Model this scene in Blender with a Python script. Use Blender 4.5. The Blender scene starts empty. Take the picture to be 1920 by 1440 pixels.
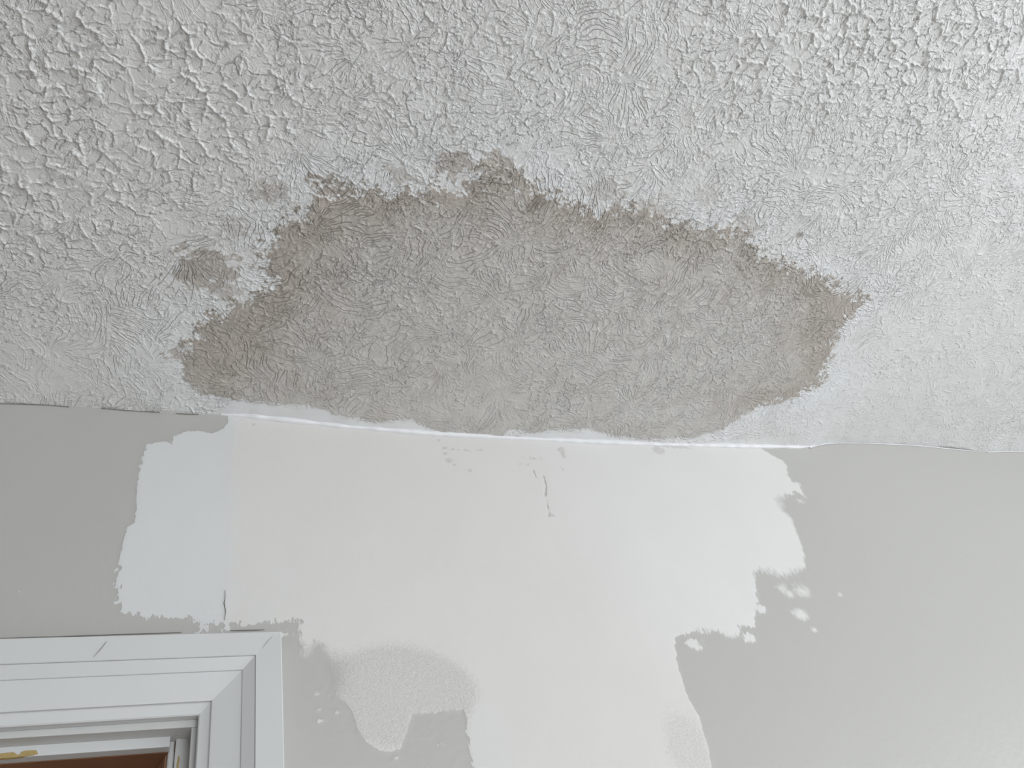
import bpy, math
import numpy as np

C = bpy.context.scene.collection
SC = bpy.context.scene

# ------------------------------------------------------------------ camera
F = 1442.0                                    # focal length in pixels of the 1920 x 1440 frame
CAMD, CAMZ, CEIL = 0.75, 1.63, 2.44
dv = np.array([3530.0, 322.0, F]); dv /= np.linalg.norm(dv)
vv = np.array([-(F * F - 322 * 1298.0) / 3530.0, -1298.0, F]); vv -= dv * (vv @ dv); vv /= np.linalg.norm(vv)
nv = np.cross(vv, dv)
CAM = np.array([0.0, -CAMD, CAMZ])
from mathutils import Matrix
cam_data = bpy.data.cameras.new('camera')
cam = bpy.data.objects.new('camera', cam_data); C.objects.link(cam)
M = Matrix.Identity(4)
for r, ax in enumerate((dv, nv, vv)):
    M[r][0], M[r][1], M[r][2], M[r][3] = ax[0], -ax[1], -ax[2], CAM[r]
cam.matrix_world = M
cam_data.sensor_width = 36; cam_data.sensor_fit = 'HORIZONTAL'; cam_data.lens = 36 * F / 1920
cam_data.clip_start = 0.02
SC.camera = cam

# ------------------------------------------------------------------ world, lights, exposure
SC.view_settings.view_transform = 'Standard'; SC.view_settings.look = 'None'
SC.view_settings.gamma = 1; SC.view_settings.use_curve_mapping = False
SC.view_settings.exposure = 0.0
w = bpy.data.worlds.new('daylight'); SC.world = w; w.use_nodes = True
w.node_tree.nodes['Background'].inputs[0].default_value = (0.80, 0.90, 1.0, 1)
w.node_tree.nodes['Background'].inputs[1].default_value = 1.0

ROOM = dict(x0=-2.1, x1=2.6, y0=-3.4)

def area(name, loc, target, sx, sy, power, col):
    l = bpy.data.lights.new(name, 'AREA'); l.shape = 'RECTANGLE'; l.size = sx; l.size_y = sy
    l.energy = power; l.color = col
    o = bpy.data.objects.new(name, l); C.objects.link(o)
    o.location = loc
    from mathutils import Vector
    o.rotation_euler = (Vector(target) - Vector(loc)).to_track_quat('-Z', 'Y').to_euler()
    return o
# daylight through the window of the right wall and the window behind the camera
area('window_daylight_right', (ROOM['x1'] + 0.03, -1.45, 1.45), (0.0, -1.45, 1.45), 1.5, 1.3, 30, (0.93, 0.97, 1.0))
area('window_daylight_rear', (1.2, ROOM['y0'] - 0.03, 1.35), (1.2, 0.0, 1.35), 1.8, 1.5, 48, (0.97, 0.98, 1.0))

# ------------------------------------------------------------------ pixel to plane helpers (real positions on wall and ceiling)
def ray(p):
    r = np.array([p[0] - 960.0, p[1] - 720.0, F]); return np.array([r @ dv, r @ nv, r @ vv])
def on_wall(p, y=0.0):
    r = ray(p); q = CAM + r * ((y + CAMD) / r[1]); return q[0], q[2]
def on_ceil(p, z=CEIL):
    r = ray(p); q = CAM + r * ((z - CAMZ) / r[2]); return q[0], q[1]
def wall_poly(pts): return np.array([on_wall(p) for p in pts])
def ceil_poly(pts): return np.array([on_ceil(p) for p in pts])

# ------------------------------------------------------------------ numpy noise
rng = np.random.RandomState(11)
PERM = np.concatenate([rng.permutation(512)] * 3)
GA = rng.rand(512) * 2 * np.pi
GX, GY = np.cos(GA), np.sin(GA)
RA, RB, RC_ = rng.rand(512), rng.rand(512), rng.rand(512)
def hsh(ix, iy, s=0): return PERM[PERM[(ix + s * 37) & 511] + (iy & 511)]
def perlin(x, y, s=0):
    x = np.asarray(x, float); y = np.asarray(y, float)
    xf = np.floor(x); yf = np.floor(y); ix = xf.astype(np.int64); iy = yf.astype(np.int64)
    fx = x - xf; fy = y - yf
    u = fx * fx * fx * (fx * (fx * 6 - 15) + 10); v = fy * fy * fy * (fy * (fy * 6 - 15) + 10)
    def g(a, b, dx, dy):
        h = hsh(a, b, s); return GX[h] * dx + GY[h] * dy
    a = g(ix, iy, fx, fy); b = g(ix + 1, iy, fx - 1, fy)
    c = g(ix, iy + 1, fx, fy - 1); d = g(ix + 1, iy + 1, fx - 1, fy - 1)
    return ((a + (b - a) * u) * (1 - v) + (c + (d - c) * u) * v) * 1.5
def fbm(x, y, o=3, s=0):
    t = 0; a = 1.0; n = 0
    for k in range(o):
        t = t + a * perlin(x * 2 ** k, y * 2 ** k, s + k); n += a; a *= 0.55
    return t / n
def voronoi(x, y, s=0, jit=0.95):
    xf = np.floor(x); yf = np.floor(y); ix = xf.astype(np.int64); iy = yf.astype(np.int64)
    f1 = np.full(x.shape, 9.0); f2 = np.full(x.shape, 9.0)
    idx = np.zeros(x.shape, np.int64); cx = np.zeros(x.shape); cy = np.zeros(x.shape)
    for a in (-1, 0, 1):
        for b in (-1, 0, 1):
            h = hsh(ix + a, iy + b, s)
            px = xf + a + 0.5 + (RA[h] - 0.5) * jit; py = yf + b + 0.5 + (RB[h] - 0.5) * jit
            dd = np.hypot(px - x, py - y)
            m = dd < f1
            f2 = np.where(m, f1, np.minimum(f2, dd))
            idx = np.where(m, h, idx); cx = np.where(m, px, cx); cy = np.where(m, py, cy)
            f1 = np.where(m, dd, f1)
    return f1, f2, idx, cx, cy
def sstep(a, b, x):
    t = np.clip((x - a) / (b - a), 0, 1); return t * t * (3 - 2 * t)
def sdf(poly, x, y):
    """signed distance, positive inside"""
    shp = x.shape; x = x.ravel(); y = y.ravel()
    best = np.full(x.shape, 1e9); ins = np.zeros(x.shape, bool)
    n = len(poly)
    for i in range(n):
        ax, ay = poly[i]; bx, by = poly[(i + 1) % n]
        ex, ey = bx - ax, by - ay; L = ex * ex + ey * ey + 1e-12
        t = np.clip(((x - ax) * ex + (y - ay) * ey) / L, 0, 1)
        d2 = (x - ax - t * ex) ** 2 + (y - ay - t * ey) ** 2
        best = np.minimum(best, d2)
        c = ((ay > y) != (by > y)) & (x < (bx - ax) * (y - ay) / ((by - ay) if by != ay else 1e-12) + ax)
        ins ^= c
    d = np.sqrt(best); return np.where(ins, d, -d).reshape(shp)

# ------------------------------------------------------------------ junction of wall and ceiling
JP = [(-120,750),(0,756),(104,759.6),(187,765),(260,770),(333,774.6),(400,776.5),(467,780),(567,791),(643,799.5),(800,812.5),(933,820),
      (1060,826),(1240,833.2),(1381,836),(1500,838),(1520,837),(1536,833),(1569,829.5),(1615,829.5),(1683,832),(1753,836.5),
      (1824,843.5),(1845,846.5),(1862,845.5),(1920,845.5),(2050,850)]
JW = wall_poly(JP)
def zc(x): return np.interp(x, JW[:, 0], JW[:, 1])
XS = np.linspace(-0.5, 2.3, 281); ZS = zc(XS)
k = np.exp(-(np.arange(-30, 31) / 12.0) ** 2); k /= k.sum()
ZB = np.convolve(np.pad(ZS, 30, mode='edge'), k, 'valid')
def zbroad(x): return np.interp(x, XS, ZB)
def ceil_z(x, y): return zbroad(x) + (zc(x) - zbroad(x)) * np.exp(-np.abs(y) / 0.035)

# ------------------------------------------------------------------ materials
def mat(name, col=(0.8, 0.8, 0.8), rough=0.6, spec=0.4, noise=0.0, nscale=8, bump=0.0, bscale=200):
    m = bpy.data.materials.new(name); m.use_nodes = True
    nt = m.node_tree; b = nt.nodes['Principled BSDF']
    b.inputs['Base Color'].default_value = (*col, 1); b.inputs['Roughness'].default_value = rough
    b.inputs['Specular IOR Level'].default_value = spec
    tc = nt.nodes.new('ShaderNodeTexCoord')
    if noise:
        n = nt.nodes.new('ShaderNodeTexNoise'); n.inputs['Scale'].default_value = nscale; n.inputs['Detail'].default_value = 5
        nt.links.new(tc.outputs['Object'], n.inputs['Vector'])
        mx = nt.nodes.new('ShaderNodeMix'); mx.data_type = 'RGBA'
        mx.inputs[6].default_value = (*[c * (1 - noise) for c in col], 1)
        mx.inputs[7].default_value = (*[min(1, c * (1 + noise)) for c in col], 1)
        nt.links.new(n.outputs[0], mx.inputs[0]); nt.links.new(mx.outputs[2], b.inputs['Base Color'])
    if bump:
        n2 = nt.nodes.new('ShaderNodeTexNoise'); n2.inputs['Scale'].default_value = bscale; n2.inputs['Detail'].default_value = 3
        nt.links.new(tc.outputs['Object'], n2.inputs['Vector'])
        bp = nt.nodes.new('ShaderNodeBump'); bp.inputs['Strength'].default_value = bump; bp.inputs['Distance'].default_value = 0.001
        nt.links.new(n2.outputs[0], bp.inputs['Height']); nt.links.new(bp.outputs[0], b.inputs['Normal'])
    return m

class Nodes:
    """small helper to write node maths as expressions"""
    def __init__(self, nt): self.nt = nt; self.L = nt.links.new
    def put(self, v, sock):
        if isinstance(v, (int, float)): sock.default_value = v
        elif isinstance(v, tuple): sock.default_value = v
        else: self.L(v, sock)
    def m(self, op, a, b=0.0, clamp=False):
        x = self.nt.nodes.new('ShaderNodeMath'); x.operation = op; x.use_clamp = clamp
        self.put(a, x.inputs[0]); self.put(b, x.inputs[1]); return x.outputs[0]
    def add(self, a, b): return self.m('ADD', a, b)
    def sub(self, a, b): return self.m('SUBTRACT', a, b)
    def mul(self, a, b): return self.m('MULTIPLY', a, b)
    def vm(self, op, a, b=(0.0, 0.0, 0.0), sc=None):
        x = self.nt.nodes.new('ShaderNodeVectorMath'); x.operation = op
        self.put(a, x.inputs[0])
        if op == 'SCALE': self.put(sc, x.inputs['Scale'])
        else: self.put(b, x.inputs[1])
        return x.outputs['Value'] if op in ('LENGTH', 'DOT_PRODUCT', 'DISTANCE') else x.outputs['Vector']
    def sep(self, v):
        x = self.nt.nodes.new('ShaderNodeSeparateXYZ'); self.L(v, x.inputs[0]); return x.outputs[0], x.outputs[1], x.outputs[2]
    def com(self, a, b, c=0.0):
        x = self.nt.nodes.new('ShaderNodeCombineXYZ')
        for k_, v in enumerate((a, b, c)): self.put(v, x.inputs[k_])
        return x.outputs[0]
    def noise(self, v, scale, detail=0.0, col=False):
        x = self.nt.nodes.new('ShaderNodeTexNoise'); x.inputs['Scale'].default_value = scale; x.inputs['Detail'].default_value = detail
        self.L(v, x.inputs['Vector']); return x.outputs['Color'] if col else x.outputs[0]
    def vor(self, v, feature):
        x = self.nt.nodes.new('ShaderNodeTexVoronoi'); x.voronoi_dimensions = '2D'; x.feature = feature
        x.inputs['Scale'].default_value = 1.0; self.L(v, x.inputs['Vector']); return x
    def ss(self, a, b, v, lo=0.0, hi=1.0, kind='SMOOTHSTEP'):
        x = self.nt.nodes.new('ShaderNodeMapRange'); x.interpolation_type = kind
        self.put(v, x.inputs[0]); x.inputs[1].default_value = a; x.inputs[2].default_value = b
        x.inputs[3].default_value = lo; x.inputs[4].default_value = hi; return x.outputs[0]
    def attr(self, n):
        a = self.nt.nodes.new('ShaderNodeAttribute'); a.attribute_name = n; return a

def ceiling_material():
    """brush-stomped plaster: dabs with fans and strokes, networks of thin ridges; heights are in metres"""
    mt = bpy.data.materials.new('brushed_plaster'); mt.use_nodes = True
    nt = mt.node_tree; b = nt.nodes['Principled BSDF']; g = Nodes(nt)
    g.L(g.attr('tint').outputs['Color'], b.inputs['Base Color'])
    b.inputs['Roughness'].default_value = 0.48; b.inputs['Specular IOR Level'].default_value = 0.45
    big = g.attr('big').outputs['Fac']; amp = g.attr('amp').outputs['Fac']; fine = g.attr('fine').outputs['Fac']
    tc = nt.nodes.new('ShaderNodeTexCoord').outputs['Object']
    px, py, _ = g.sep(tc); P = g.com(px, py)
    w1 = g.vm('SUBTRACT', g.noise(P, 28, 1.0, True), (0.5, 0.5, 0.5))
    w2 = g.vm('SUBTRACT', g.noise(P, 190, 1.0, True), (0.5, 0.5, 0.5))
    W = g.vm('ADD', P, g.vm('ADD', g.vm('SCALE', w1, sc=0.020), g.vm('SCALE', w2, sc=0.003)))
    S = 0.055
    Wq = g.vm('SCALE', W, sc=1 / S)
    vf = g.vor(Wq, 'F1')
    cr, cg, cb = g.sep(vf.outputs['Color'])
    loc = g.vm('SUBTRACT', Wq, vf.outputs['Position'])
    lx, ly, _ = g.sep(loc)
    ang = g.mul(cr, 6.283); ca = g.m('COSINE', ang); sa = g.m('SINE', ang)
    hx = g.sub(lx, g.mul(ca, 0.62)); hy = g.sub(ly, g.mul(sa, 0.62))
    th = g.m('ARCTAN2', hy, hx); rr = g.m('POWER', g.add(g.mul(hx, hx), g.mul(hy, hy)), 0.5)
    def ridge(n, wd): return g.ss(0.0, wd, g.m('ABSOLUTE', g.sub(n, 0.5)), 1.0, 0.0, 'LINEAR')
    hub = g.ss(0.10, 0.38, rr)
    seed = g.mul(cg, 37.0)
    fan = ridge(g.noise(g.com(g.mul(th, 6.5), g.add(g.mul(rr, 1.7), seed), seed), 1.0, 0.2), 0.070)
    fan = g.mul(fan, hub)
    u = g.add(g.mul(lx, ca), g.mul(ly, sa)); v = g.sub(g.mul(ly, ca), g.mul(lx, sa))
    v = g.add(v, g.mul(g.mul(u, u), 0.55))
    strk = ridge(g.noise(g.com(g.mul(u, 1.6), g.mul(v, 9.5), seed), 1.0, 0.2), 0.070)
    # curving diagonal grain for the cell networks
    jag = g.vm('ADD', P, g.vm('SCALE', w2, sc=0.0045))
    jag = g.vm('ADD', jag, g.vm('SCALE', w1, sc=0.020))
    jx, jy, _ = g.sep(jag)
    ax = g.add(g.mul(jx, 0.80), g.mul(jy, -0.60)); ay = g.add(g.mul(jx, 0.60), g.mul(jy, 0.80))
    def net(size, an, wd, off):
        q = g.com(g.add(g.mul(ax, 1 / (size * an)), off), g.add(g.mul(ay, 1 / size), off))
        e = g.vor(q, 'DISTANCE_TO_EDGE').outputs['Distance']
        return g.ss(0.0, wd / size, e, 1.0, 0.0, 'LINEAR'), q
    n2, q2 = net(0.0125, 1.5, 0.0019, 3.3)
    n3, q3 = net(0.0064, 1.4, 0.0013, 7.7)
    brk = g.ss(0.40, 0.56, g.noise(P, 120, 1.0))                     # breaks the networks into separate lips
    brk2 = g.ss(0.42, 0.58, g.noise(P, 210, 0.0))
    stp2 = g.vor(q2, 'F1'); s2 = g.sep(stp2.outputs['Color'])[0]
    worm = ridge(g.noise(jag, 230, 0.5), 0.050)
    kf = g.ss(0.50, 0.60, cb); ks = g.ss(0.36, 0.26, cb)
    mm = g.ss(0.40, 0.60, g.noise(P, 26, 1.0), 0.45, 1.0)
    sw = g.mul(g.mul(g.m('MAXIMUM', kf, ks), mm), g.sub(1.0, g.mul(big, 0.6)))
    strokes = g.add(g.mul(kf, fan), g.mul(ks, strk))
    ot = g.sub(1.0, g.mul(sw, 0.75))
    h = g.mul(strokes, g.mul(sw, 0.00110))
    h = g.add(h, g.mul(g.mul(n2, brk), g.mul(ot, 0.00135)))
    h = g.add(h, g.mul(s2, g.mul(ot, 0.00050)))
    f3 = g.sub(1.0, g.mul(big, 0.65))
    h = g.add(h, g.mul(g.mul(n3, brk2), g.mul(g.mul(ot, f3), g.add(0.00045, g.mul(fine, 0.00060)))))
    h = g.add(h, g.mul(worm, g.mul(g.mul(ot, f3), g.add(0.00020, g.mul(fine, 0.00030)))))
    h = g.add(h, g.mul(g.noise(P, 700, 1.0), 0.00030))
    h = g.mul(h, g.mul(amp, 1.22))
    bp = nt.nodes.new('ShaderNodeBump'); bp.invert = False
    bp.inputs['Strength'].default_value = 1.0; bp.inputs['Distance'].default_value = 1.0
    g.L(h, bp.inputs['Height']); g.L(bp.outputs[0], b.inputs['Normal'])
    return mt

def wall_material():
    """paint against joint compound: 'edge' is the distance (m) inside the compound, 'rag' how ragged its border is"""
    m = bpy.data.materials.new('patched_wall_paint'); m.use_nodes = True
    nt = m.node_tree; b = nt.nodes['Principled BSDF']; L = nt.links.new
    def attr(n): a = nt.nodes.new('ShaderNodeAttribute'); a.attribute_name = n; return a
    def math_(op, a, c, cl=False):
        x = nt.nodes.new('ShaderNodeMath'); x.operation = op; x.use_clamp = cl
        for i, q in enumerate((a, c)):
            if q is None: continue
            if isinstance(q, (int, float)): x.inputs[i].default_value = q
            else: L(q, x.inputs[i])
        return x.outputs[0]
    tc = nt.nodes.new('ShaderNodeTexCoord')
    def noise(s, d=3, stretch=None):
        n = nt.nodes.new('ShaderNodeTexNoise'); n.inputs['Scale'].default_value = s; n.inputs['Detail'].default_value = d
        if stretch:
            mp = nt.nodes.new('ShaderNodeMapping'); mp.inputs['Scale'].default_value = stretch
            L(tc.outputs['Object'], mp.inputs[0]); L(mp.outputs[0], n.inputs['Vector'])
        else: L(tc.outputs['Object'], n.inputs['Vector'])
        return n.outputs[0]
    edge = attr('edge').outputs['Fac']; rag = attr('rag').outputs['Fac']; cov = attr('cover').outputs['Fac']
    n1 = math_('SUBTRACT', noise(230, 4, (1, 1, 0.45)), 0.5)
    n2 = math_('SUBTRACT', noise(70, 3), 0.5)
    d = math_('ADD', edge, math_('MULTIPLY', math_('ADD', math_('MULTIPLY', n1, 2.6), math_('MULTIPLY', n2, 1.2)), rag))
    mask = math_('ADD', math_('DIVIDE', d, attr('soft').outputs['Fac']), 0.5, True)
    # thin roller coat: cover < 1 lets the paint show through in specks
    n3 = noise(520, 2)
    thin = math_('ADD', math_('MULTIPLY', math_('SUBTRACT', n3, 0.5), 1.3), cov, True)
    mask = math_('MULTIPLY', mask, thin)
    paint = nt.nodes.new('ShaderNodeRGB'); paint.outputs[0].default_value = (0.440, 0.434, 0.415, 1)
    mx = nt.nodes.new('ShaderNodeMix'); mx.data_type = 'RGBA'
    L(mask, mx.inputs[0]); L(paint.outputs[0], mx.inputs[6]); L(attr('tint').outputs['Color'], mx.inputs[7])
    L(mx.outputs[2], b.inputs['Base Color'])
    b.inputs['Roughness'].default_value = 0.5
    L(math_('SUBTRACT', 1.0, math_('MULTIPLY', mask, 0.7)), b.inputs['Specular IOR Level'])
    L(math_('ADD', 0.42, math_('MULTIPLY', mask, 0.3)), b.inputs['Roughness'])
    bp = nt.nodes.new('ShaderNodeBump'); bp.inputs['Strength'].default_value = 0.5; bp.inputs['Distance'].default_value = 0.0007
    L(math_('ADD', mask, math_('MULTIPLY', noise(260, 2), 0.22)), bp.inputs['Height'])
    L(bp.outputs[0], b.inputs['Normal'])
    return m

M_CEIL = ceiling_material(); M_WALL = wall_material()
M_ROOM = mat('plain_wall_paint', (0.62, 0.61, 0.59), 0.6, 0.3, 0.03, 3, 0.1, 120)
M_FLOOR = mat('floor_boards', (0.60, 0.56, 0.51), 0.45, 0.4, 0.12, 6, 0.1, 40)
M_TRIM = mat('white_gloss_trim_paint', (0.59, 0.605, 0.608), 0.38, 0.45, 0.02, 14, 0.06, 90)
M_JAMB = mat('jamb_paint', (0.53, 0.535, 0.53), 0.45, 0.4, 0.05, 30, 0.12, 160)
M_CAULK = mat('white_caulk', (0.70, 0.71, 0.73), 0.30, 0.5, 0.02, 30, 0.05, 150)
M_WOOD = mat('brown_wood', (0.22, 0.112, 0.062), 0.5, 0.4, 0.28, 22, 0.15, 120)
M_WOOD2 = mat('reddish_wood', (0.34, 0.19, 0.125), 0.5, 0.4, 0.2, 26, 0.15, 120)
M_CHIP = mat('bare_yellow_wood', (0.40, 0.30, 0.13), 0.7, 0.2, 0.3, 260, 0.3, 400)
M_CRACK = mat('crack_shadow', (0.20, 0.19, 0.17), 0.9, 0.1, 0.2, 200, 0.1, 300)

# ------------------------------------------------------------------ mesh helpers
def mesh_np(name, V, Q, m, parent=None, attrs=None, smooth=True, colattr=None):
    """V (n,3), Q (k,4) quads; drops the unused vertices"""
    used = np.zeros(len(V), bool); used[Q.ravel()] = True
    remap = np.cumsum(used) - 1
    V2 = V[used].astype(np.float32); Q2 = remap[Q].astype(np.int32)
    me = bpy.data.meshes.new(name)
    me.vertices.add(len(V2)); me.vertices.foreach_set('co', V2.ravel())
    me.loops.add(Q2.size); me.loops.foreach_set('vertex_index', Q2.ravel())
    me.polygons.add(len(Q2))
    me.polygons.foreach_set('loop_start', np.arange(0, Q2.size, 4, dtype=np.int32))
    me.polygons.foreach_set('use_smooth', np.full(len(Q2), smooth))
    me.update(calc_edges=True)
    for k_, a in (attrs or {}).items():
        at = me.attributes.new(k_, 'FLOAT', 'POINT'); at.data.foreach_set('value', a[used].astype(np.float32))
    if colattr is not None:
        at = me.attributes.new('tint', 'FLOAT_COLOR', 'POINT')
        c4 = np.ones((len(V2), 4), np.float32); c4[:, :3] = colattr[used]
        at.data.foreach_set('color', c4.ravel())
    me.materials.append(m)
    o = bpy.data.objects.new(name, me); C.objects.link(o)
    if parent: o.parent = parent
    return o
def mesh_py(name, V, Fc, m, parent=None, smooth=False, bevel=0.0):
    me = bpy.data.meshes.new(name); me.from_pydata([tuple(map(float, v)) for v in V], [], Fc); me.update()
    if smooth: me.polygons.foreach_set('use_smooth', [True] * len(Fc))
    me.materials.append(m)
    o = bpy.data.objects.new(name, me); C.objects.link(o)
    if parent: o.parent = parent
    if bevel:
        b = o.modifiers.new('bevel', 'BEVEL'); b.width = bevel; b.segments = 2
    return o
def box(name, a, b, m, parent=None, bevel=0.0):
    (x0, y0, z0), (x1, y1, z1) = a, b
    V = [(x0,y0,z0),(x1,y0,z0),(x1,y1,z0),(x0,y1,z0),(x0,y0,z1),(x1,y0,z1),(x1,y1,z1),(x0,y1,z1)]
    Fc = [(0,3,2,1),(4,5,6,7),(0,1,5,4),(1,2,6,5),(2,3,7,6),(3,0,4,7)]
    return mesh_py(name, V, Fc, m, parent, bevel=bevel)
def boxes(name, lst, m, parent=None):
    V = []; Fc = []
    for (x0,y0,z0),(x1,y1,z1) in lst:
        k0 = len(V)
        V += [(x0,y0,z0),(x1,y0,z0),(x1,y1,z0),(x0,y1,z0),(x0,y0,z1),(x1,y0,z1),(x1,y1,z1),(x0,y1,z1)]
        Fc += [tuple(k0 + i for i in q) for q in ((0,3,2,1),(4,5,6,7),(0,1,5,4),(1,2,6,5),(2,3,7,6),(3,0,4,7))]
    return mesh_py(name, V, Fc, m, parent)
def grid_quads(nu, nv_, off=0):
    i = np.arange(nu - 1)[None, :]; j = np.arange(nv_ - 1)[:, None]
    a = (j * nu + i).ravel() + off
    return np.stack([a, a + 1, a + nu + 1, a + nu], 1)
def structure(o, label):
    o['kind'] = 'structure'; o['label'] = label
    return o

# ================================================================== CEILING
NU, NV = 1250, 700
tl = on_ceil((-45, -40)); tr = on_ceil((1975, -40)); bl = (-0.245, 0.0); br = (1.86, 0.0)
# homography unit square -> the ceiling quad, so vertices are spaced as densely near as far
A = []; B = []
for (u, v_), (X, Y) in zip(((0, 0), (1, 0), (0, 1), (1, 1)), (tl, tr, bl, br)):
    A.append([u, v_, 1, 0, 0, 0, -u * X, -v_ * X]); B.append(X)
    A.append([0, 0, 0, u, v_, 1, -u * Y, -v_ * Y]); B.append(Y)
h8 = np.linalg.solve(np.array(A, float), np.array(B, float))
UU, VV = np.meshgrid(np.linspace(0, 1, NU), np.linspace(0, 1, NV))
den = h8[6] * UU + h8[7] * VV + 1
cx = ((h8[0] * UU + h8[1] * VV + h8[2]) / den).ravel(); cy = ((h8[3] * UU + h8[4] * VV + h8[5]) / den).ravel()
cy[-NU:] = 0.0

def gauss(px, py, r, x=None, y=None):
    a, b_ = on_ceil((px, py)); return np.exp(-((x - a) ** 2 + (y - b_) ** 2) / (r * r))

def plaster_height(x, y):
    """the larger relief, as displacement: plates of plaster bounded by pushed-up ridges, and soft waves"""
    def cells(size, sd, an, wd):
        qx = x + 0.30 * size * perlin(x / size * 1.3, y / size * 1.3, sd) + 0.10 * size * perlin(x / size * 4, y / size * 4, sd + 2)
        qy = y + 0.30 * size * perlin(x / size * 1.3, y / size * 1.3, sd + 1) + 0.10 * size * perlin(x / size * 4, y / size * 4, sd + 3)
        ax_, ay_ = (qx * 0.80 - qy * 0.60), (qx * 0.60 + qy * 0.80)
        g1, g2, gi, gx, gy = voronoi(ax_ / (size * an), ay_ / size, sd, 1.0)
        e = (g2 - g1) * size
        line = np.clip(1 - e / wd, 0, 1) * sstep(-0.40, 0.20, perlin(x / size * 0.9, y / size * 0.9, sd + 5) + 0.10)
        step = RA[(gi * 5 + 11) & 511] - 0.5
        ta = RC_[gi] * 6.283
        tilt = ((ax_ / (size * an) - gx) * np.cos(ta) + (ay_ / size - gy) * np.sin(ta)) * 1.2
        return line, step + tilt
    l1, s1 = cells(0.0200, 20, 1.35, 0.0036)
    l2, s2 = cells(0.0100, 24, 1.35, 0.0030)
    big = 0.95 * (gauss(120, 130, 0.13, x, y) + gauss(430, 190, 0.10, x, y) + gauss(60, 400, 0.07, x, y)
          + gauss(1480, 60, 0.13, x, y) + gauss(1830, 90, 0.16, x, y) + 0.45 * gauss(1380, 560, 0.09, x, y) + 0.5 * gauss(900, 180, 0.10, x, y))
    big = np.clip(big + 0.45 * fbm(x * 14, y * 14, 2, 40), 0, 1)
    flat = sstep(0.12, 0.42, fbm(x * 17 + 7, y * 17, 3, 55))
    fine = sstep(-0.2, 0.3, fbm(x * 30, y * 30, 2, 47))
    h = 0.95 * big * l1 + 0.32 * big * s1 + (1 - big) * (0.16 * s2 + 0.35 * l2 * (1 - fine))
    return h * (1 - 0.5 * flat), big, 1 - 0.55 * flat, fine

STAIN = ceil_poly([(340,700),(345,660),(372,612),(410,582),(450,562),(488,548),(503,522),(490,500),(483,470),(498,450),(520,430),(545,407),(580,390),
    (602,368),(583,350),(590,330),(612,334),(640,345),(700,350),(745,357),(770,346),(800,345),(830,354),(868,346),(890,330),(905,305),(930,318),(958,316),(985,325),
    (1003,345),(1060,372),(1130,390),(1165,380),(1200,388),(1260,405),(1300,422),(1350,425),(1398,428),(1412,450),(1440,478),(1500,500),(1530,520),
    (1562,526),(1600,556),(1642,572),(1604,600),(1590,625),(1573,640),(1572,668),(1550,700),(1556,722),(1530,742),(1490,757),(1430,768),(1390,788),
    (1360,808),(1300,824),(1200,822),(1150,815),(1100,801),(1060,800),(1000,806),(955,800),(930,815),(860,810),(800,797),(770,781),(700,786),
    (640,776),(560,757),(500,758),(430,750),(375,740),(350,722)])
# distance evaluated on a coarse raster, then read back bilinearly
GXr = np.linspace(-0.5, 2.1, 521); GYr = np.linspace(-1.0, 0.05, 211)
gx2, gy2 = np.meshgrid(GXr, GYr)
SD = sdf(STAIN, gx2, gy2)
def rast(F_, x, y):
    fx = np.clip((x - GXr[0]) / (GXr[1] - GXr[0]), 0, len(GXr) - 1.001); fy = np.clip((y - GYr[0]) / (GYr[1] - GYr[0]), 0, len(GYr) - 1.001)
    i = fx.astype(int); j = fy.astype(int); a = fx - i; b_ = fy - j
    return (F_[j, i] * (1 - a) + F_[j, i + 1] * a) * (1 - b_) + (F_[j + 1, i] * (1 - a) + F_[j + 1, i + 1] * a) * b_

H, BIG, FLAT, FINE = plaster_height(cx, cy)
sd = rast(SD, cx, cy)
ragn = 0.010 * fbm(cx * 60, cy * 60, 3, 60) + 0.006 * perlin(cx * 260, cy * 260, 63)
upper = sstep(-0.06, -0.14, cy)                                   # the border away from the wall is the ragged one
v1, v2, vi, _, _ = voronoi(cx / 0.0085 + 0.5 * perlin(cx * 200, cy * 200, 61), cy / 0.0070 + 0.5 * perlin(cx * 200, cy * 200, 62), 64, 1.0)
flake = (RB[vi] - 0.5) * 0.026
sdr = sd + ragn * (0.45 + 1.2 * upper) + flake * (0.15 + 0.85 * upper) + 0.004 * (H - 0.5)
in_st = sstep(-0.0024, 0.0024, sdr)
# islands of uncovered plaster beside the patch
def blob(px, py, r, th=0.45, ex=1.0):
    a, b_ = on_ceil((px, py)); q = ((cx - a) / ex) ** 2 + (cy - b_) ** 2
    return sstep(th, th + 0.15, np.exp(-q / (r * r)) + 0.75 * fbm(cx * 90, cy * 90, 3, 66) + 10 * flake * (q < (r * 2.2) ** 2))
isl = np.zeros_like(cx)
for px, py, r, ex, s_ in ((395,500,0.020,1.6,1.0),(370,520,0.013,2.0,1.0),(440,425,0.012,1.4,0.5),(505,358,0.012,1.5,0.7),(425,545,0.012,1.5,0.7),(848,302,0.014,1.3,0.9),(925,300,0.013,1.4,1.0),
                          (745,325,0.012,1.2,0.7),(325,665,0.008,1.2,0.8),(1130,352,0.016,1.6,0.5),(1322,362,0.011,1.8,0.3),(1395,418,0.015,1.6,0.6),(1220,385,0.014,2.0,0.5),(950,330,0.016,1.2,1.0)):
    isl = np.maximum(isl, s_ * 0.85 * blob(px, py, r * 1.35, 0.50, ex))
isl *= 1 - in_st
dot = np.clip(1.6 - np.hypot((cx - on_ceil((1499, 441))[0]) / 0.0055, (cy - on_ceil((1499, 441))[1]) / 0.0045), 0, 1)
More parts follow.
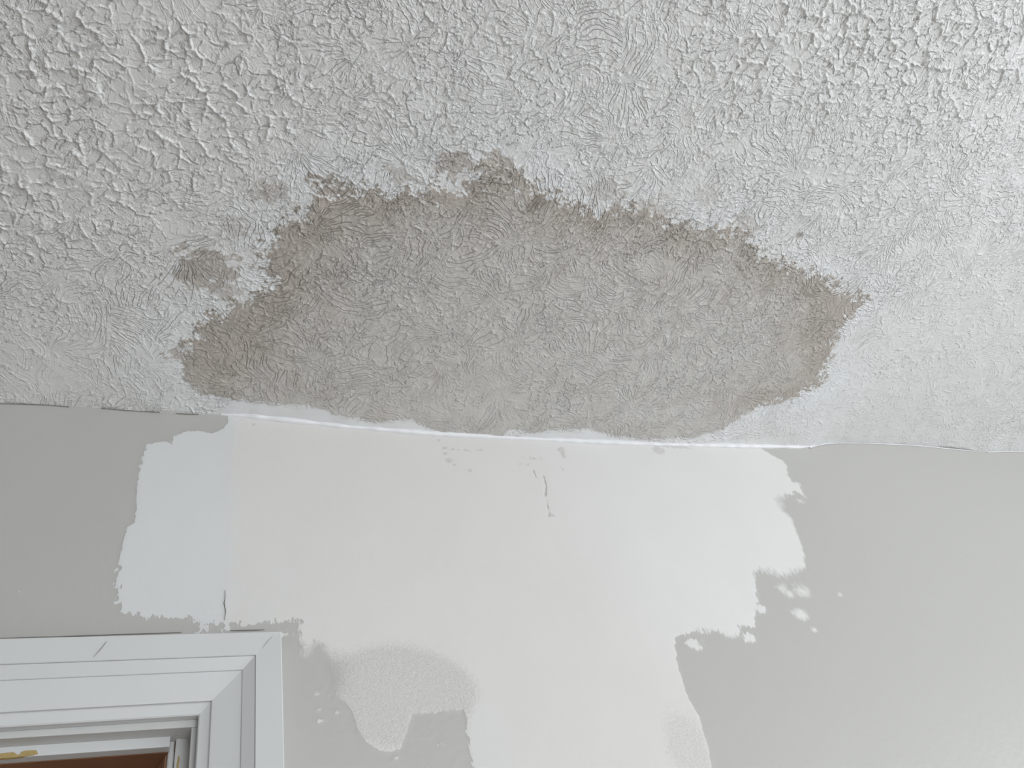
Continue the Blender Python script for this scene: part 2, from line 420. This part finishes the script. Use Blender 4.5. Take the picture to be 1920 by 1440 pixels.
# brown rim of the old stain along the upper border and the two ends
rim = (0.55 * np.exp(-(np.clip(sd, 0, 1) / 0.035) ** 2) + 0.45 * np.exp(-(np.clip(sd, 0, 1) / 0.080) ** 2)) * (0.20 + 0.80 * upper)
rim += 0.9 * gauss(420, 670, 0.07, cx, cy) + 0.65 * gauss(1540, 620, 0.075, cx, cy) + 0.35 * gauss(520, 560, 0.06, cx, cy) + 0.35 * gauss(560, 430, 0.07, cx, cy) + 0.25 * gauss(1380, 760, 0.06, cx, cy)
rim = np.clip(rim * 1.0 + 0.5 * fbm(cx * 22, cy * 22, 3, 70) + 6 * flake * (rim > 0.3) * rim, 0, 1)
WHITE = np.array([0.730, 0.733, 0.732]); PRIMER = np.array([0.785, 0.805, 0.825])
GREY = np.array([0.580, 0.569, 0.550]); BROWN = np.array([0.470, 0.430, 0.392]); DARKB = np.array([0.215, 0.178, 0.145])
halo = np.exp(-(np.clip(-sd - 0.012, 0, 1) / 0.035) ** 2) * (0.35 + 0.65 * sstep(-0.3, 0.3, fbm(cx * 20, cy * 20, 2, 74)))
halo = np.clip(halo * 0.75 + 0.5 * gauss(1560, 760, 0.10, cx, cy) + 0.25 * gauss(900, 250, 0.16, cx, cy), 0, 1)
tint = WHITE[None] * (1 - halo[:, None]) + PRIMER[None] * halo[:, None]
pat = GREY[None] * (1 - rim[:, None]) + BROWN[None] * rim[:, None]
pat = pat * (1 + 0.10 * fbm(cx * 34, cy * 34, 3, 77)[:, None])
# raised ridges in the rim kept a little of the white coat
scr = (sstep(0.62, 1.05, H) * 0.30 * rim * np.exp(-(np.clip(sd, 0, 1) / 0.03)))[:, None]
pat = pat * (1 - scr) + WHITE * scr
bd = np.clip(1.0 * gauss(1012, 368, 0.012, cx, cy) + 0.8 * gauss(990, 385, 0.009, cx, cy) + 0.5 * gauss(1222, 462, 0.008, cx, cy)
             + 0.5 * gauss(1235, 600, 0.010, cx, cy) + 0.5 * gauss(965, 660, 0.008, cx, cy), 0, 1)
bd = sstep(0.35, 0.75, bd + 0.3 * fbm(cx * 120, cy * 120, 2, 79) * (bd > 0.05))
pat = pat * (1 - 0.55 * bd[:, None]) + DARKB * 0.55 * bd[:, None]
ib = BROWN * 0.95
tint = tint * (1 - isl[:, None]) + ib * isl[:, None]
tint = tint * (1 - in_st[:, None]) + pat * in_st[:, None]
tint = tint * (1 - 0.6 * dot[:, None]) + DARKB * 1.2 * 0.6 * dot[:, None]
# smooth taped strip beside the wall, widest at px 500..790
SMOOTH = ceil_poly([(395,776),(440,752),(520,760),(600,765),(650,779),(700,787),(780,782),(800,797),(840,812),(930,818),(1000,806),(1060,804),(1110,806),
                    (1160,818),(1240,832),(1400,829),(1500,828),(1570,822),(1920,838),(2100,845),(2100,900),(1300,860),(900,850),(395,800)])
SS = rast(sdf(SMOOTH, gx2, gy2), cx, cy)
sm = sstep(-0.003, 0.004, SS + 0.004 * fbm(cx * 50, cy * 50, 2, 81))
low_right = np.clip(1.1 * gauss(1640, 760, 0.15, cx, cy) + 0.8 * gauss(1860, 700, 0.22, cx, cy) + 0.7 * gauss(60, 690, 0.08, cx, cy) + 0.45 * gauss(850, 760, 0.12, cx, cy) + 0.6*gauss(330,740,0.04,cx,cy), 0, 0.62)
# in the painted low right the relief thins out to separate nicks
nick = sstep(0.05, 0.35, fbm(cx * 110, cy * 110, 2, 83))
sm = sm * (1 - 0.65 * sstep(0.75, 1.1, cx))
rel = (1 - 0.93 * sm) * (1 - low_right * (1 - 0.6 * nick)) * (1 + 0.25 * rim * in_st)
rel *= 0.85 + 0.20 * sstep(-0.02, -0.30, cy) + 0.25 * gauss(1750, 60, 0.25, cx, cy)
halfway = sm * (1 - in_st)
tint = tint * (1 - 0.35 * halfway[:, None]) + PRIMER * 0.35 * halfway[:, None]
fade = sstep(0.0, -0.004, cy)
cz = ceil_z(cx, cy) - H * 0.00175 * rel * fade + 0.0012 * fbm(cx * 18, cy * 18, 2, 88) * fade
# the unpainted compound sits a little lower than the painted plaster round it
cz -= 0.0006 * sstep(-0.002, 0.004, sdr) * fade
CV = np.stack([cx, cy, cz], 1)
Q = grid_quads(NU, NV)
stain_v = (in_st > 0.5)
qs = stain_v[Q].sum(1) >= 2
# coarse continuation of the ceiling out to the side walls
idx = np.arange(NU * NV).reshape(NV, NU)
lft, rgt, top = idx[:, 0], idx[:, -1], idx[0, :]
def outer(ids, fx=None, fy=None):
    P = CV[ids].copy()
    if fx is not None: P[:, 0] = fx
    if fy is not None: P[:, 1] = fy
    P[:, 2] = zbroad(P[:, 0]) - 0.0004
    return P
OL = outer(lft, fx=ROOM['x0']); OR_ = outer(rgt, fx=ROOM['x1']); OT = outer(top, fy=ROOM['y0'])
base = len(CV)
extra = np.concatenate([OL, OR_, OT, [[ROOM['x0'], ROOM['y0'], CEIL], [ROOM['x1'], ROOM['y0'], zbroad(2.2)]]])
il = base + np.arange(NV); ir = il + NV; it = ir[-1] + 1 + np.arange(NU); ic = it[-1] + 1
q2 = [np.stack([il[:-1], lft[:-1], lft[1:], il[1:]], 1), np.stack([rgt[:-1], ir[:-1], ir[1:], rgt[1:]], 1),
      np.stack([it[:-1], it[1:], top[1:], top[:-1]], 1),
      np.array([[ic, it[0], top[0], il[0]], [it[-1], ic + 1, ir[0], top[-1]]])]
CV2 = np.concatenate([CV, extra]); T2 = np.concatenate([tint, np.tile(WHITE, (len(extra), 1))])
QC = np.concatenate([Q[~qs]] + q2)
ex_n = len(extra)
cattr = {'big': np.concatenate([BIG, np.full(ex_n, 0.2)]), 'amp': np.concatenate([rel * FLAT, np.full(ex_n, 0.9)]), 'fine': np.concatenate([FINE, np.full(ex_n, 0.5)])}
ceiling = mesh_np('ceiling', CV2, QC[:, ::-1], M_CEIL, attrs=cattr, colattr=T2)
structure(ceiling, 'white ceiling of brush-stomped textured plaster around the grey patch')
patch = mesh_np('unpainted_plaster_patch', CV2, Q[qs][:, ::-1], M_CEIL, ceiling, attrs=cattr, colattr=T2)
patch['label'] = 'grey brown unpainted patch of brushed plaster with ragged border'

# ================================================================== WALL
WP = wall_poly([(425,740),(1424,740),(1426,840),(1445,852),(1467,863),(1475,873),(1477,891),(1484,902),(1497,905),(1504,923),(1512,933),(1495,923),(1470,930),
    (1456,937),(1467,958),(1484,972),(1491,994),(1500,1015),(1507,1040),(1508,1065),(1495,1068),(1477,1075),(1467,1080),(1449,1072),(1421,1068),
    (1412,1070),(1417,1096),(1420,1121),(1417,1146),(1413,1174),(1389,1175),(1382,1194),(1364,1194),(1346,1183),(1311,1183),(1275,1190),(1267,1194),
    (1264,1210),(1269,1240),(1277,1268),(1285,1297),(1296,1319),(1311,1345),(1320,1377),(1328,1403),(1334,1440),(1350,1560),(905,1560),(887,1440),
    (878,1395),(873,1349),(867,1331),(772,1338),(767,1361),(758,1383),(749,1404),(726,1411),(703,1404),(685,1390),(671,1370),(660,1333),(648,1319),(630,1303),
    (623,1285),(620,1248),(612,1228),(605,1212),(590,1204),(572,1232),(561,1200),(561,1168),(545,1163),(515,1166),(487,1170),(451,1171),(419,1168),(388,1172),(368,1165),(346,1156),
    (317,1157),(276,1156),(244,1149),(233,1151),(223,1127),(218,1095),(223,1060),(228,1025),(237,988),(253,980),(255,951),(257,904),(265,862),(273,834),
    (292,829),(320,829),(327,817),(346,809),(372,808),(397,813),(416,805),(427,792)])
DX = -0.795                                                       # left side of the door opening, out of frame
INX, INZ = 0.0268, 2.0175                                          # inner edge of the casing
NWX, NWZ = 1000, 310
wx_ = np.linspace(-0.34, 1.88, NWX); wt = np.linspace(0, 1, NWZ)
X2, T_ = np.meshgrid(wx_, wt)
Z2 = 1.80 + (zc(X2) - 1.80) * T_
wx = X2.ravel(); wz = Z2.ravel()
rasx = np.linspace(-0.4, 1.95, 480); rasz = np.linspace(1.75, 2.55, 200)
rgx, rgz = np.meshgrid(rasx, rasz)
def rastw(F_, x, y):
    fx = np.clip((x - rasx[0]) / (rasx[1] - rasx[0]), 0, len(rasx) - 1.001); fy = np.clip((y - rasz[0]) / (rasz[1] - rasz[0]), 0, len(rasz) - 1.001)
    i = fx.astype(int); j = fy.astype(int); a = fx - i; b_ = fy - j
    return (F_[j, i] * (1 - a) + F_[j, i + 1] * a) * (1 - b_) + (F_[j + 1, i] * (1 - a) + F_[j + 1, i + 1] * a) * b_
wsd = sdf(WP, wx, wz)
def gw(px, py, r, ex=1.0):
    a, b_ = on_wall((px, py)); return np.exp(-(((wx - a) / ex) ** 2 + (wz - b_) ** 2) / (r * r))
# small dabs of compound beside the patch, small bare spots inside it
edge = wsd.copy()
def dab(px, py, rpx, ex=1.3, sign=1):
    global edge
    a, b_ = on_wall((px, py)); a2, _ = on_wall((px + rpx, py)); r = abs(a2 - a) / ex
    d = r - np.hypot((wx - a) / ex, wz - b_)
    edge = np.maximum(edge, d) if sign > 0 else np.minimum(edge, -d)
for px, py, r in ((1405,1195,11),(1300,1208,13),(1468,1105,7),(1478,1112,6),(1503,1108,10),(1426,1142,9),(1500,1152,12),(1525,1181,4),(528,1188,6),(1574,1115,3),
                  (372,1186,6),(425,1177,7),(388,1176,8),(594,1300,4),(597,1330,4),(600,1352,4),(630,1335,5),(742,1421,4),(828,1395,4),(34,1110,3),(272,1130,3),(1500,940,3),(1464,945,3)):
    dab(px, py, r)
faint = np.zeros_like(wx)
for px, py, r, ex in ((833,840,5,1.2),(850,843,8,2.5),(875,845,8,3),(898,844,6,2),(842,864,7,1.0),(852,872,3,1),(880,882,4,1),(868,881,3,1.5),(835,851,4,.7),
                  (1000,860,14,6),(985,871,12,6),(1052,845,7,.8),(1056,855,4,.6),(1234,844,12,1.4),(1265,838,30,8),(1054,880,3,.7),(1033,966,6,1.2),(475,797,4,1),(455,787,6,2),(420,795,8,1.0),(823,826,5,1.5)):
    a, b_ = on_wall((px, py)); a2, _ = on_wall((px + r, py)); rad = abs(a2 - a) / ex
    d = rad - np.hypot((wx - a) / ex, wz - b_) + 0.0035 * fbm(wx * 240, wz * 240, 2, 103)
    faint = np.maximum(faint, sstep(-0.0012, 0.0012, d))
def scratch(pts, wdt):
    global edge
    P = wall_poly(pts)
    for (ax, az), (bx, bz) in zip(P[:-1], P[1:]):
        ex, ez = bx - ax, bz - az; t = np.clip(((wx - ax) * ex + (wz - az) * ez) / (ex * ex + ez * ez), 0, 1)
        d = np.hypot(wx - ax - t * ex, wz - az - t * ez)
        edge = np.minimum(edge, d - wdt)
scratch([(1000,882),(1005,896)], 0.0008); scratch([(1019,893),(1024,912),(1023,930)], 0.0011); scratch([(1025,939),(1031,968)], 0.0009)
cover = np.ones_like(wx)
thin = np.clip(1.0 * gw(745, 1330, 0.050, 1.2) + 0.9 * gw(740, 1270, 0.045, 1.4) + 0.6 * gw(840, 1300, 0.035, 1.3) + 0.5 * gw(660, 1290, 0.030), 0, 1)
thin = sstep(0.15, 0.8, thin)
rightthin = sstep(0, 1, np.clip(gw(1290, 1400, 0.05, 0.7) * 1.2, 0, 1))
leftlow = np.clip(gw(590, 1235, 0.022, 1.1) + gw(600, 1275, 0.02), 0, 1)
cover = 1.35 - 0.80 * thin - 0.62 * rightthin - 1.0 * leftlow - 0.82 * faint
# ragged band along the left and lower left borders
rag = 0.0018 + 0.0075 * np.clip(gw(300, 860, 0.035) + gw(330, 1160, 0.07, 1.6) + gw(470, 1170, 0.05, 1.6) + 0.6*gw(225, 1100, 0.03), 0, 1) + 0.006 * np.clip(gw(870, 1380, 0.04), 0, 1) \
      + 0.0100 * np.clip(gw(1460, 1080, 0.07) + gw(1340, 1190, 0.07) + gw(1480, 920, 0.06), 0, 1) + 0.004 * np.clip(gw(575, 1190, 0.04), 0, 1)
WARM = np.array([0.660, 0.650, 0.632]); BLUE = np.array([0.635, 0.652, 0.655]); BRIGHT = np.array([0.688, 0.686, 0.680])
xl = on_wall((430, 980))[0]
bl_ = 1 - sstep(-0.010, 0.016, wx - xl + 0.006 * fbm(wx * 25, wz * 25, 3, 91))
bl_ = np.clip(bl_ + 0.5 * gw(480, 1120, 0.06) * sstep(-.1, .2, fbm(wx * 30, wz * 30, 2, 93)), 0, 1)
brt = np.clip(gw(1370, 1010, 0.16, 1.1) + gw(1340, 1130, 0.10) + 0.5 * gw(1200, 880, 0.2, 1.6), 0, 1)
wt_ = WARM[None] * (1 - brt[:, None]) + BRIGHT[None] * brt[:, None]
wt_ = wt_ * (1 - bl_[:, None]) + BLUE[None] * bl_[:, None]
wt_ = wt_ * (1 + 0.02 * fbm(wx * 12, wz * 9, 3, 95)[:, None])
px0 = on_wall((960, 1300))[0]
low = np.clip(gw(910, 1400, 0.05, 0.5), 0, 1)[:, None]
wt_ = wt_ * (1 - 0.5 * low) + BLUE * 0.5 * low
lift = 0.0005 * sstep(-0.003, 0.003, edge) + 0.0007 * fbm(wx * 6, wz * 6, 3, 97) + 0.00012 * perlin(wx * 160, wz * 160, 98)
lift += 0.00035 * thin * perlin(wx * 420, wz * 420, 99)
# vertical ridge where the compound laps the primer
lift += 0.00016 * np.exp(-((wx - xl - 0.004 * perlin(wz * 18, wz * 0, 101)) / 0.003) ** 2) * (wsd > 0)
wy = -lift; wy[-NWX:] = 0
WV = np.stack([wx, wy, wz], 1)
QW = grid_quads(NWX, NWZ)
cxq = wx[QW].mean(1); czq = wz[QW].mean(1)
CUTX, CUTZ = INX + 0.035, INZ + 0.035
keep = ~((cxq < CUTX) & (czq < CUTZ))
QW = QW[keep]
qp = (edge[QW].mean(1) > 0)
# coarse continuation
idw = np.arange(NWX * NWZ).reshape(NWZ, NWX)
colL, colR, rowB = idw[:, 0], idw[:, -1], idw[0, :]
nb = len(WV)
EL = WV[colL].copy(); EL[:, 0] = ROOM['x0']; EL[:, 1] = 0
ER = WV[colR].copy(); ER[:, 0] = ROOM['x1']; ER[:, 1] = 0
EB = WV[rowB].copy(); EB[:, 2] = 0; EB[:, 1] = 0
cor = np.array([[ROOM['x1'], 0, 0], [ROOM['x0'], 0, 0], [DX - 0.035, 0, 0], [DX - 0.035, 0, 1.80]])
WV2 = np.concatenate([WV, EL, ER, EB, cor])
jl = nb + np.arange(NWZ); jr = jl + NWZ; jb = jr[-1] + 1 + np.arange(NWX); jc = jb[-1] + 1
ext = []
zl = WV[colL][:, 2]
for j in range(NWZ - 1):
    if (zl[j] + zl[j + 1]) / 2 > CUTZ: ext.append([jl[j], colL[j], colL[j + 1], jl[j + 1]])
kx = int(np.searchsorted(wx_, CUTX))
for i in range(kx, NWX - 1): ext.append([jb[i], jb[i + 1], rowB[i + 1], rowB[i]])
for j in range(NWZ - 1): ext.append([colR[j], jr[j], jr[j + 1], colR[j + 1]])
ext.append([jb[NWX - 1], jc, jr[0], rowB[-1]])
# left of the door: from the floor to the height of the door head
jz = max(j for j in range(NWZ) if j == 0 or (zl[j - 1] + zl[j]) / 2 <= CUTZ)
extraV = np.array([[DX - 0.035, 0, zl[jz]], [ROOM['x0'], 0, zl[jz]]])
e0 = len(WV2); WV2 = np.concatenate([WV2, extraV])
ext.append([jc + 1, jc + 2, e0, e0 + 1])
ext = np.array(ext)
def padv(a, val):
    return np.concatenate([a, np.full(len(WV2) - len(a), val)])
T3 = np.concatenate([wt_, np.tile(WARM, (len(WV2) - len(wt_), 1))])
soft = 0.0010 + 0.004 * sstep(0.60, 0.95, wx) + 0.012 * np.clip(gw(1455, 940, 0.030) + gw(1460, 1070, 0.035) + 0.5 * gw(1350, 1200, 0.04) + 0.7 * gw(590, 1220, 0.03) + 0.8 * gw(1500,1110,0.04), 0, 1)
attrs = {'soft': padv(soft, 0.001), 'edge': padv(edge, -0.2), 'rag': padv(rag, 0.001), 'cover': padv(cover, 1.0)}
wall = mesh_np('wall_back', WV2, np.concatenate([QW[~qp], ext]), M_WALL, attrs=attrs, colattr=T3)
structure(wall, 'light greige painted wall around the white joint compound')
jc_o = mesh_np('joint_compound_patch', WV2, QW[qp], M_WALL, wall, attrs=attrs, colattr=T3)
jc_o['label'] = 'large white joint compound patch with ragged brushed edges'

# caulk bead along the junction
def bead(name, pxs, r0, m, parent, seed=0, dz=0.0):
    xs = np.linspace(on_wall((pxs[0], 800))[0], on_wall((pxs[1], 830))[0], 260)
    V = []; Fc = []; NS = 9
    for i, x in enumerate(xs):
        r = r0 * (1 + 0.22 * math.sin(x * 23 + seed) + 0.25 * perlin(np.array([x * 60]), np.array([0.3 + seed]), 5)[0])
        e = min(1, min(i, len(xs) - 1 - i) / 12.0); r *= 0.25 + 0.75 * e
        z = float(zc(x)) + dz
        for q in range(NS):
            a = math.pi / 2 * q / (NS - 1)
            # quarter fillet between wall and ceiling, slightly bulging
            cyy = -r * (0.15 + 1.0 * math.cos(a) ** 1.2); czz = -r * (0.15 + 1.15 * math.sin(a) ** 1.2)
            if q == 0: czz = 0.001
            if q == NS - 1: cyy = 0.0012
            V.append((x, cyy, z + czz))
    for i in range(len(xs) - 1):
        for q in range(NS - 1):
            a = i * NS + q; Fc.append((a, a + NS, a + NS + 1, a + 1))
    Fc = [tuple(reversed(f)) for f in Fc]
    return mesh_py(name, V, Fc, m, parent, smooth=True)
cb = bead('caulk_bead', (412, 1522), 0.0042, M_CAULK, None)
cb['label'] = 'thin glossy white caulk bead along the corner of wall and ceiling'; cb['category'] = 'caulk bead'

# thin lip of dried white paint right of the caulk, and a dark hairline left of it
def strip(name, pts, wdt, m, parent, off=-0.0012, plane='wall'):
    P = np.array([on_wall(p) for p in pts]); V = []; Fc = []
    n = len(P)
    for i in range(n):
        t = P[min(i + 1, n - 1)] - P[max(i - 1, 0)]; t = t / (np.linalg.norm(t) + 1e-9); nn = np.array([-t[1], t[0]])
        ww = wdt[i] if isinstance(wdt, (list, tuple)) else wdt
        a = P[i] + nn * ww / 2; b_ = P[i] - nn * ww / 2
        V += [(a[0], off + 0.0004, a[1]), (P[i][0], off - 0.0003, P[i][1]), (b_[0], off + 0.0004, b_[1])]
    for i in range(n - 1):
        k0 = 3 * i
        Fc += [(k0, k0 + 3, k0 + 4, k0 + 1), (k0 + 1, k0 + 4, k0 + 5, k0 + 2)]
    return mesh_py(name, V, [tuple(reversed(f)) for f in Fc], m, parent, smooth=True)
strip('paint_lip', [(1518,840),(1530,836),(1545,833),(1569,831),(1615,831),(1660,833),(1683,834),(1720,836),(1753,839),(1790,843),(1820,846)], 0.0028, M_CAULK, wall)
strip('paint_lip', [(1850,848),(1880,847),(1915,847),(1960,848)], 0.0026, M_CAULK, wall)
strip('crack_or_shadow_gap', [(190,766.5),(230,770),(262,772),(300,774)], 0.0009, M_CRACK, wall)
strip('crack_or_shadow_gap', [(330,776),(352,777.4),(372,777.6)], 0.0012, M_CRACK, wall)
strip('crack_or_shadow_gap', [(0,758),(40,758.5),(90,760.5),(130,764)], 0.0008, M_CRACK, wall)
strip('crack_or_shadow_gap', [(1760,838.5),(1790,841),(1822,845)], 0.0008, M_CRACK, wall, -0.002)
strip('crack_or_shadow_gap', [(422,1108),(422,1122),(420,1132),(423,1146),(421,1164)], [0.0003,0.0006,0.001,0.0009,0.0003], M_CRACK, wall)

strip('crack_or_shadow_gap', [(-30,1198.5),(20,1197.5),(60,1195.8),(110,1194.6),(160,1192.6),(210,1190.8),(280,1188.6),(340,1186.6)], [.0012,.001,.0014,.0008,.0012,.0008,.001,.0005], M_CRACK, wall)  # shadow gap between casing top and wall, its shade painted as a dark strip
strip('crack_or_shadow_gap', [(432,1183.2),(455,1182.6),(480,1182),(496,1181.6)], [.0006,.0012,.0010,.0004], M_CRACK, wall)  # the same gap nearer the mitre, shade again put in as dark colour

# ================================================================== DOOR
door = bpy.data.objects.new('door_1', None); C.objects.link(door); door.location = (INX, 0, 0)
structure(door, 'white mitred door frame at lower left with brown wood inside')
def par(o):
    o.parent = door; o.matrix_parent_inverse = Matrix.Translation((-INX, 0, 0)); return o
Wc = 0.0738
PROF = [(0, 0.0), (0, -0.0272), (0.0010, -0.0282), (0.0246, -0.0268), (0.0251, -0.0262), (0.02515, -0.0249), (0.0256, -0.0249), (0.0257, -0.0254), (0.0362, -0.0200), (0.0366, -0.0196), (0.0367, -0.0184), (0.0371, -0.0184),
        (0.0372, -0.0186), (0.0618, -0.0134), (0.0630, -0.0130), (0.0632, -0.0104), (0.0640, -0.0098), (0.0728, -0.0080), (0.0738, -0.0070), (0.0738, 0.0)]
def casing(name, kind):
    """profile swept along one leg, mitred at the corner; offset is measured from the outer edge inward"""
    V = []; Fc = []; n = len(PROF)
    for end in (0, 1):
        for o_, y in PROF:
            q = Wc - o_                                           # distance outside the inner edge
            if kind == 'head':
                x = (INX + q) if end else (DX - q); V.append((x, y, INZ + q))
            elif kind == 'right':
                z = (INZ + q) if end else 0.0; V.append((INX + q, y, z))
            else:
                z = (INZ + q) if end else 0.0; V.append((DX - q, y, z))
    for i in range(n - 1):
        f_ = (i, i + 1, n + i + 1, n + i)
        Fc.append(f_ if kind != 'head' else f_)
    Fc.append(tuple(range(n))); Fc.append(tuple(reversed(range(n, 2 * n))))
    V = [(x, y, z + (0.012 * (INX + Wc - x) if z > 1.5 else 0)) for x, y, z in V]
    return par(mesh_py(name, V, Fc, M_TRIM))
casing('head_casing', 'head')
G = 0.0004
o = casing('side_casing', 'right')
o.location.x += 0.0; casing('side_casing', 'left')
# jamb edge shown below the casing, then the rebated soffit and the stop
def sheared(o, zmin=1.5):
    """the head of this old frame is out of level: it rises to the left"""
    for v in o.data.vertices:
        if v.co.z > zmin: v.co.z += 0.018 * (INX - v.co.x) if v.co.x < INX else 0
    return o
SY = 0.0162; jz_ = 2.0110; sz_ = 2.0018; BY = 0.0265
par(sheared(box('head_jamb', (DX - 0.02, 0.0006, jz_), (INX + 0.02, 0.11, INZ + 0.03), M_JAMB, bevel=0.0006)))
par(sheared(box('side_jamb', (INX - 0.0052, 0.0022, 0.0), (INX + 0.02, 0.11, INZ + 0.001), M_JAMB, bevel=0.0006)))
par(sheared(box('side_jamb', (DX - 0.02, 0.0022, 0.0), (DX + 0.0052, 0.11, INZ - 0.02), M_JAMB, bevel=0.0006)))
par(sheared(box('head_stop', (DX + 0.005, SY, sz_), (0.0042, BY + 0.0005, jz_ + 0.002), M_TRIM, bevel=0.0008)))
par(sheared(box('side_stop', (0.0092, SY + 0.006, 0.0), (INX - 0.0050, BY + 0.02, jz_ + 0.002), M_JAMB, bevel=0.001)))
par(sheared(box('side_stop', (DX + 0.005, SY + 0.006, 0.0), (DX + 0.023, BY + 0.02, jz_ - 0.01), M_JAMB, bevel=0.001)))
par(sheared(box('side_stop_edge', (0.0030, SY + 0.0105, 0.0), (0.0094, BY + 0.02, jz_ + 0.002), M_JAMB, bevel=0.002)))
# wood-lined space behind the frame
par(sheared(box('wood_soffit', (DX, BY + 0.0006, sz_ - 0.0004), (0.0092, 0.62, sz_ + 0.02), M_WOOD)))
def prism(name, foot, z0, z1, m):
    n = len(foot); V = [(a, b_, z0) for a, b_ in foot] + [(a, b_, z1) for a, b_ in foot]
    Fc = [tuple(reversed(range(n))), tuple(range(n, 2 * n))] + [(i, (i + 1) % n, n + (i + 1) % n, n + i) for i in range(n)]
    return par(sheared(mesh_py(name, V, Fc, m)))
prism('wood_side_panel', [(0.0095, BY + 0.006), (0.0012, BY + 0.006), (-0.060, 0.30), (-0.060, 0.60), (0.0095, 0.60)][::-1], 0.0, sz_ - 0.0002, M_WOOD2)
prism('wood_side_panel', [(DX, BY + 0.02), (DX + 0.03, BY + 0.02), (DX + 0.05, 0.30), (DX + 0.05, 0.60), (DX, 0.60)], 0.0, sz_ - 0.02, M_WOOD2)
par(box('wood_back_panel', (DX, 0.60, 0.0), (0.0095, 0.62, sz_ + 0.015), M_WOOD))
# chipped paint on the stop and on the side
def chip(name, pts, y, th, m):
    P = [on_wall(p, y) for p in pts]; n = len(P)
    V = [(a, y - th, b_) for a, b_ in P] + [(a, y + 0.002, b_) for a, b_ in P]
    ccx = sum(p[0] for p in P) / n; ccz = sum(p[1] for p in P) / n
    V = [(ccx + (x_ - ccx) * 0.96, y_, ccz + (z_ - ccz) * 0.94) if k_ < n else (x_, y_, z_) for k_, (x_, y_, z_) in enumerate(V)]
    Fc = [tuple(range(n)), tuple(reversed(range(n, 2 * n)))] + [(i, (i + 1) % n, n + (i + 1) % n, n + i) for i in range(n)]
    return par(mesh_py(name, V, Fc, m))
c1 = chip('paint_chip', [(-40,1417),(0,1413),(15,1411.5),(24,1410.5),(30,1413),(33,1416),(38,1415),(41,1410),(47,1408),(60,1406.8),(70,1407),(73,1414),(60,1417),(40,1419.5),(20,1421.5),(0,1423),(-40,1427)], SY, 0.0006, M_CHIP)
c1['label'] = 'ochre patch of bare wood where paint has chipped'
c2 = chip('paint_chip', [(335.5,1417),(337,1425),(335,1434),(334,1444),(331,1444),(331,1434),(333,1424),(333.5,1418)], SY + 0.006, 0.0006, M_CHIP)
c2['label'] = 'ochre patch of bare wood where paint has chipped'
# cracks in the casing paint
def hair(name, pts, y, wdt):
    P = np.array([on_wall(p, y) for p in pts]); V = []; Fc = []
    for i in range(len(P)):
        t = P[min(i + 1, len(P) - 1)] - P[max(i - 1, 0)]; t /= np.linalg.norm(t); nn = np.array([-t[1], t[0]]) * wdt * (0.35 if i in (0, len(P) - 1) else 1) / 2
        V += [(P[i][0] + nn[0], y, P[i][1] + nn[1]), (P[i][0] - nn[0], y, P[i][1] - nn[1])]
    for i in range(len(P) - 1): Fc.append((2 * i, 2 * i + 1, 2 * i + 3, 2 * i + 2))
    return par(mesh_py(name, V, Fc, M_CRACK))
hair('paint_crack', [(175,1232),(184,1222),(192,1213),(197,1206),(200,1202)], -0.0286, 0.0006)
hair('paint_crack', [(491,1216),(497,1208),(504,1200),(512,1192)], -0.0286, 0.0004)

# ================================================================== ROOM SHELL (out of view, carries the light)
x0, x1, y0 = ROOM['x0'], ROOM['x1'], ROOM['y0']
structure(box('floor', (x0 - 0.1, y0 - 0.1, -0.06), (x1 + 0.1, 0.7, 0.0), M_FLOOR), 'brown board floor of the room, below the frame')
structure(box('wall_left', (x0 - 0.1, y0, 0.0), (x0, 0.0, 2.56), M_ROOM), 'plain light wall left of the door, out of frame')
wy0, wy1, wz0, wz1 = -2.25, -0.65, 0.75, 2.15
structure(boxes('wall_right', [((x1, y0, 0), (x1 + 0.1, wy0, 2.56)), ((x1, wy1, 0), (x1 + 0.1, 0.0, 2.56)), ((x1, wy0, 0), (x1 + 0.1, wy1, wz0)), ((x1, wy0, wz1), (x1 + 0.1, wy1, 2.56))], M_ROOM),
          'plain light wall with a window, right of the frame')
vx0, vx1, vz0, vz1 = 0.2, 2.2, 0.55, 2.15
structure(boxes('wall_front', [((x0, y0 - 0.1, 0), (vx0, y0, 2.56)), ((vx1, y0 - 0.1, 0), (x1, y0, 2.56)), ((vx0, y0 - 0.1, 0), (vx1, y0, vz0)), ((vx0, y0 - 0.1, vz1), (vx1, y0, 2.56))], M_ROOM),
          'plain light wall with a window behind the viewer')
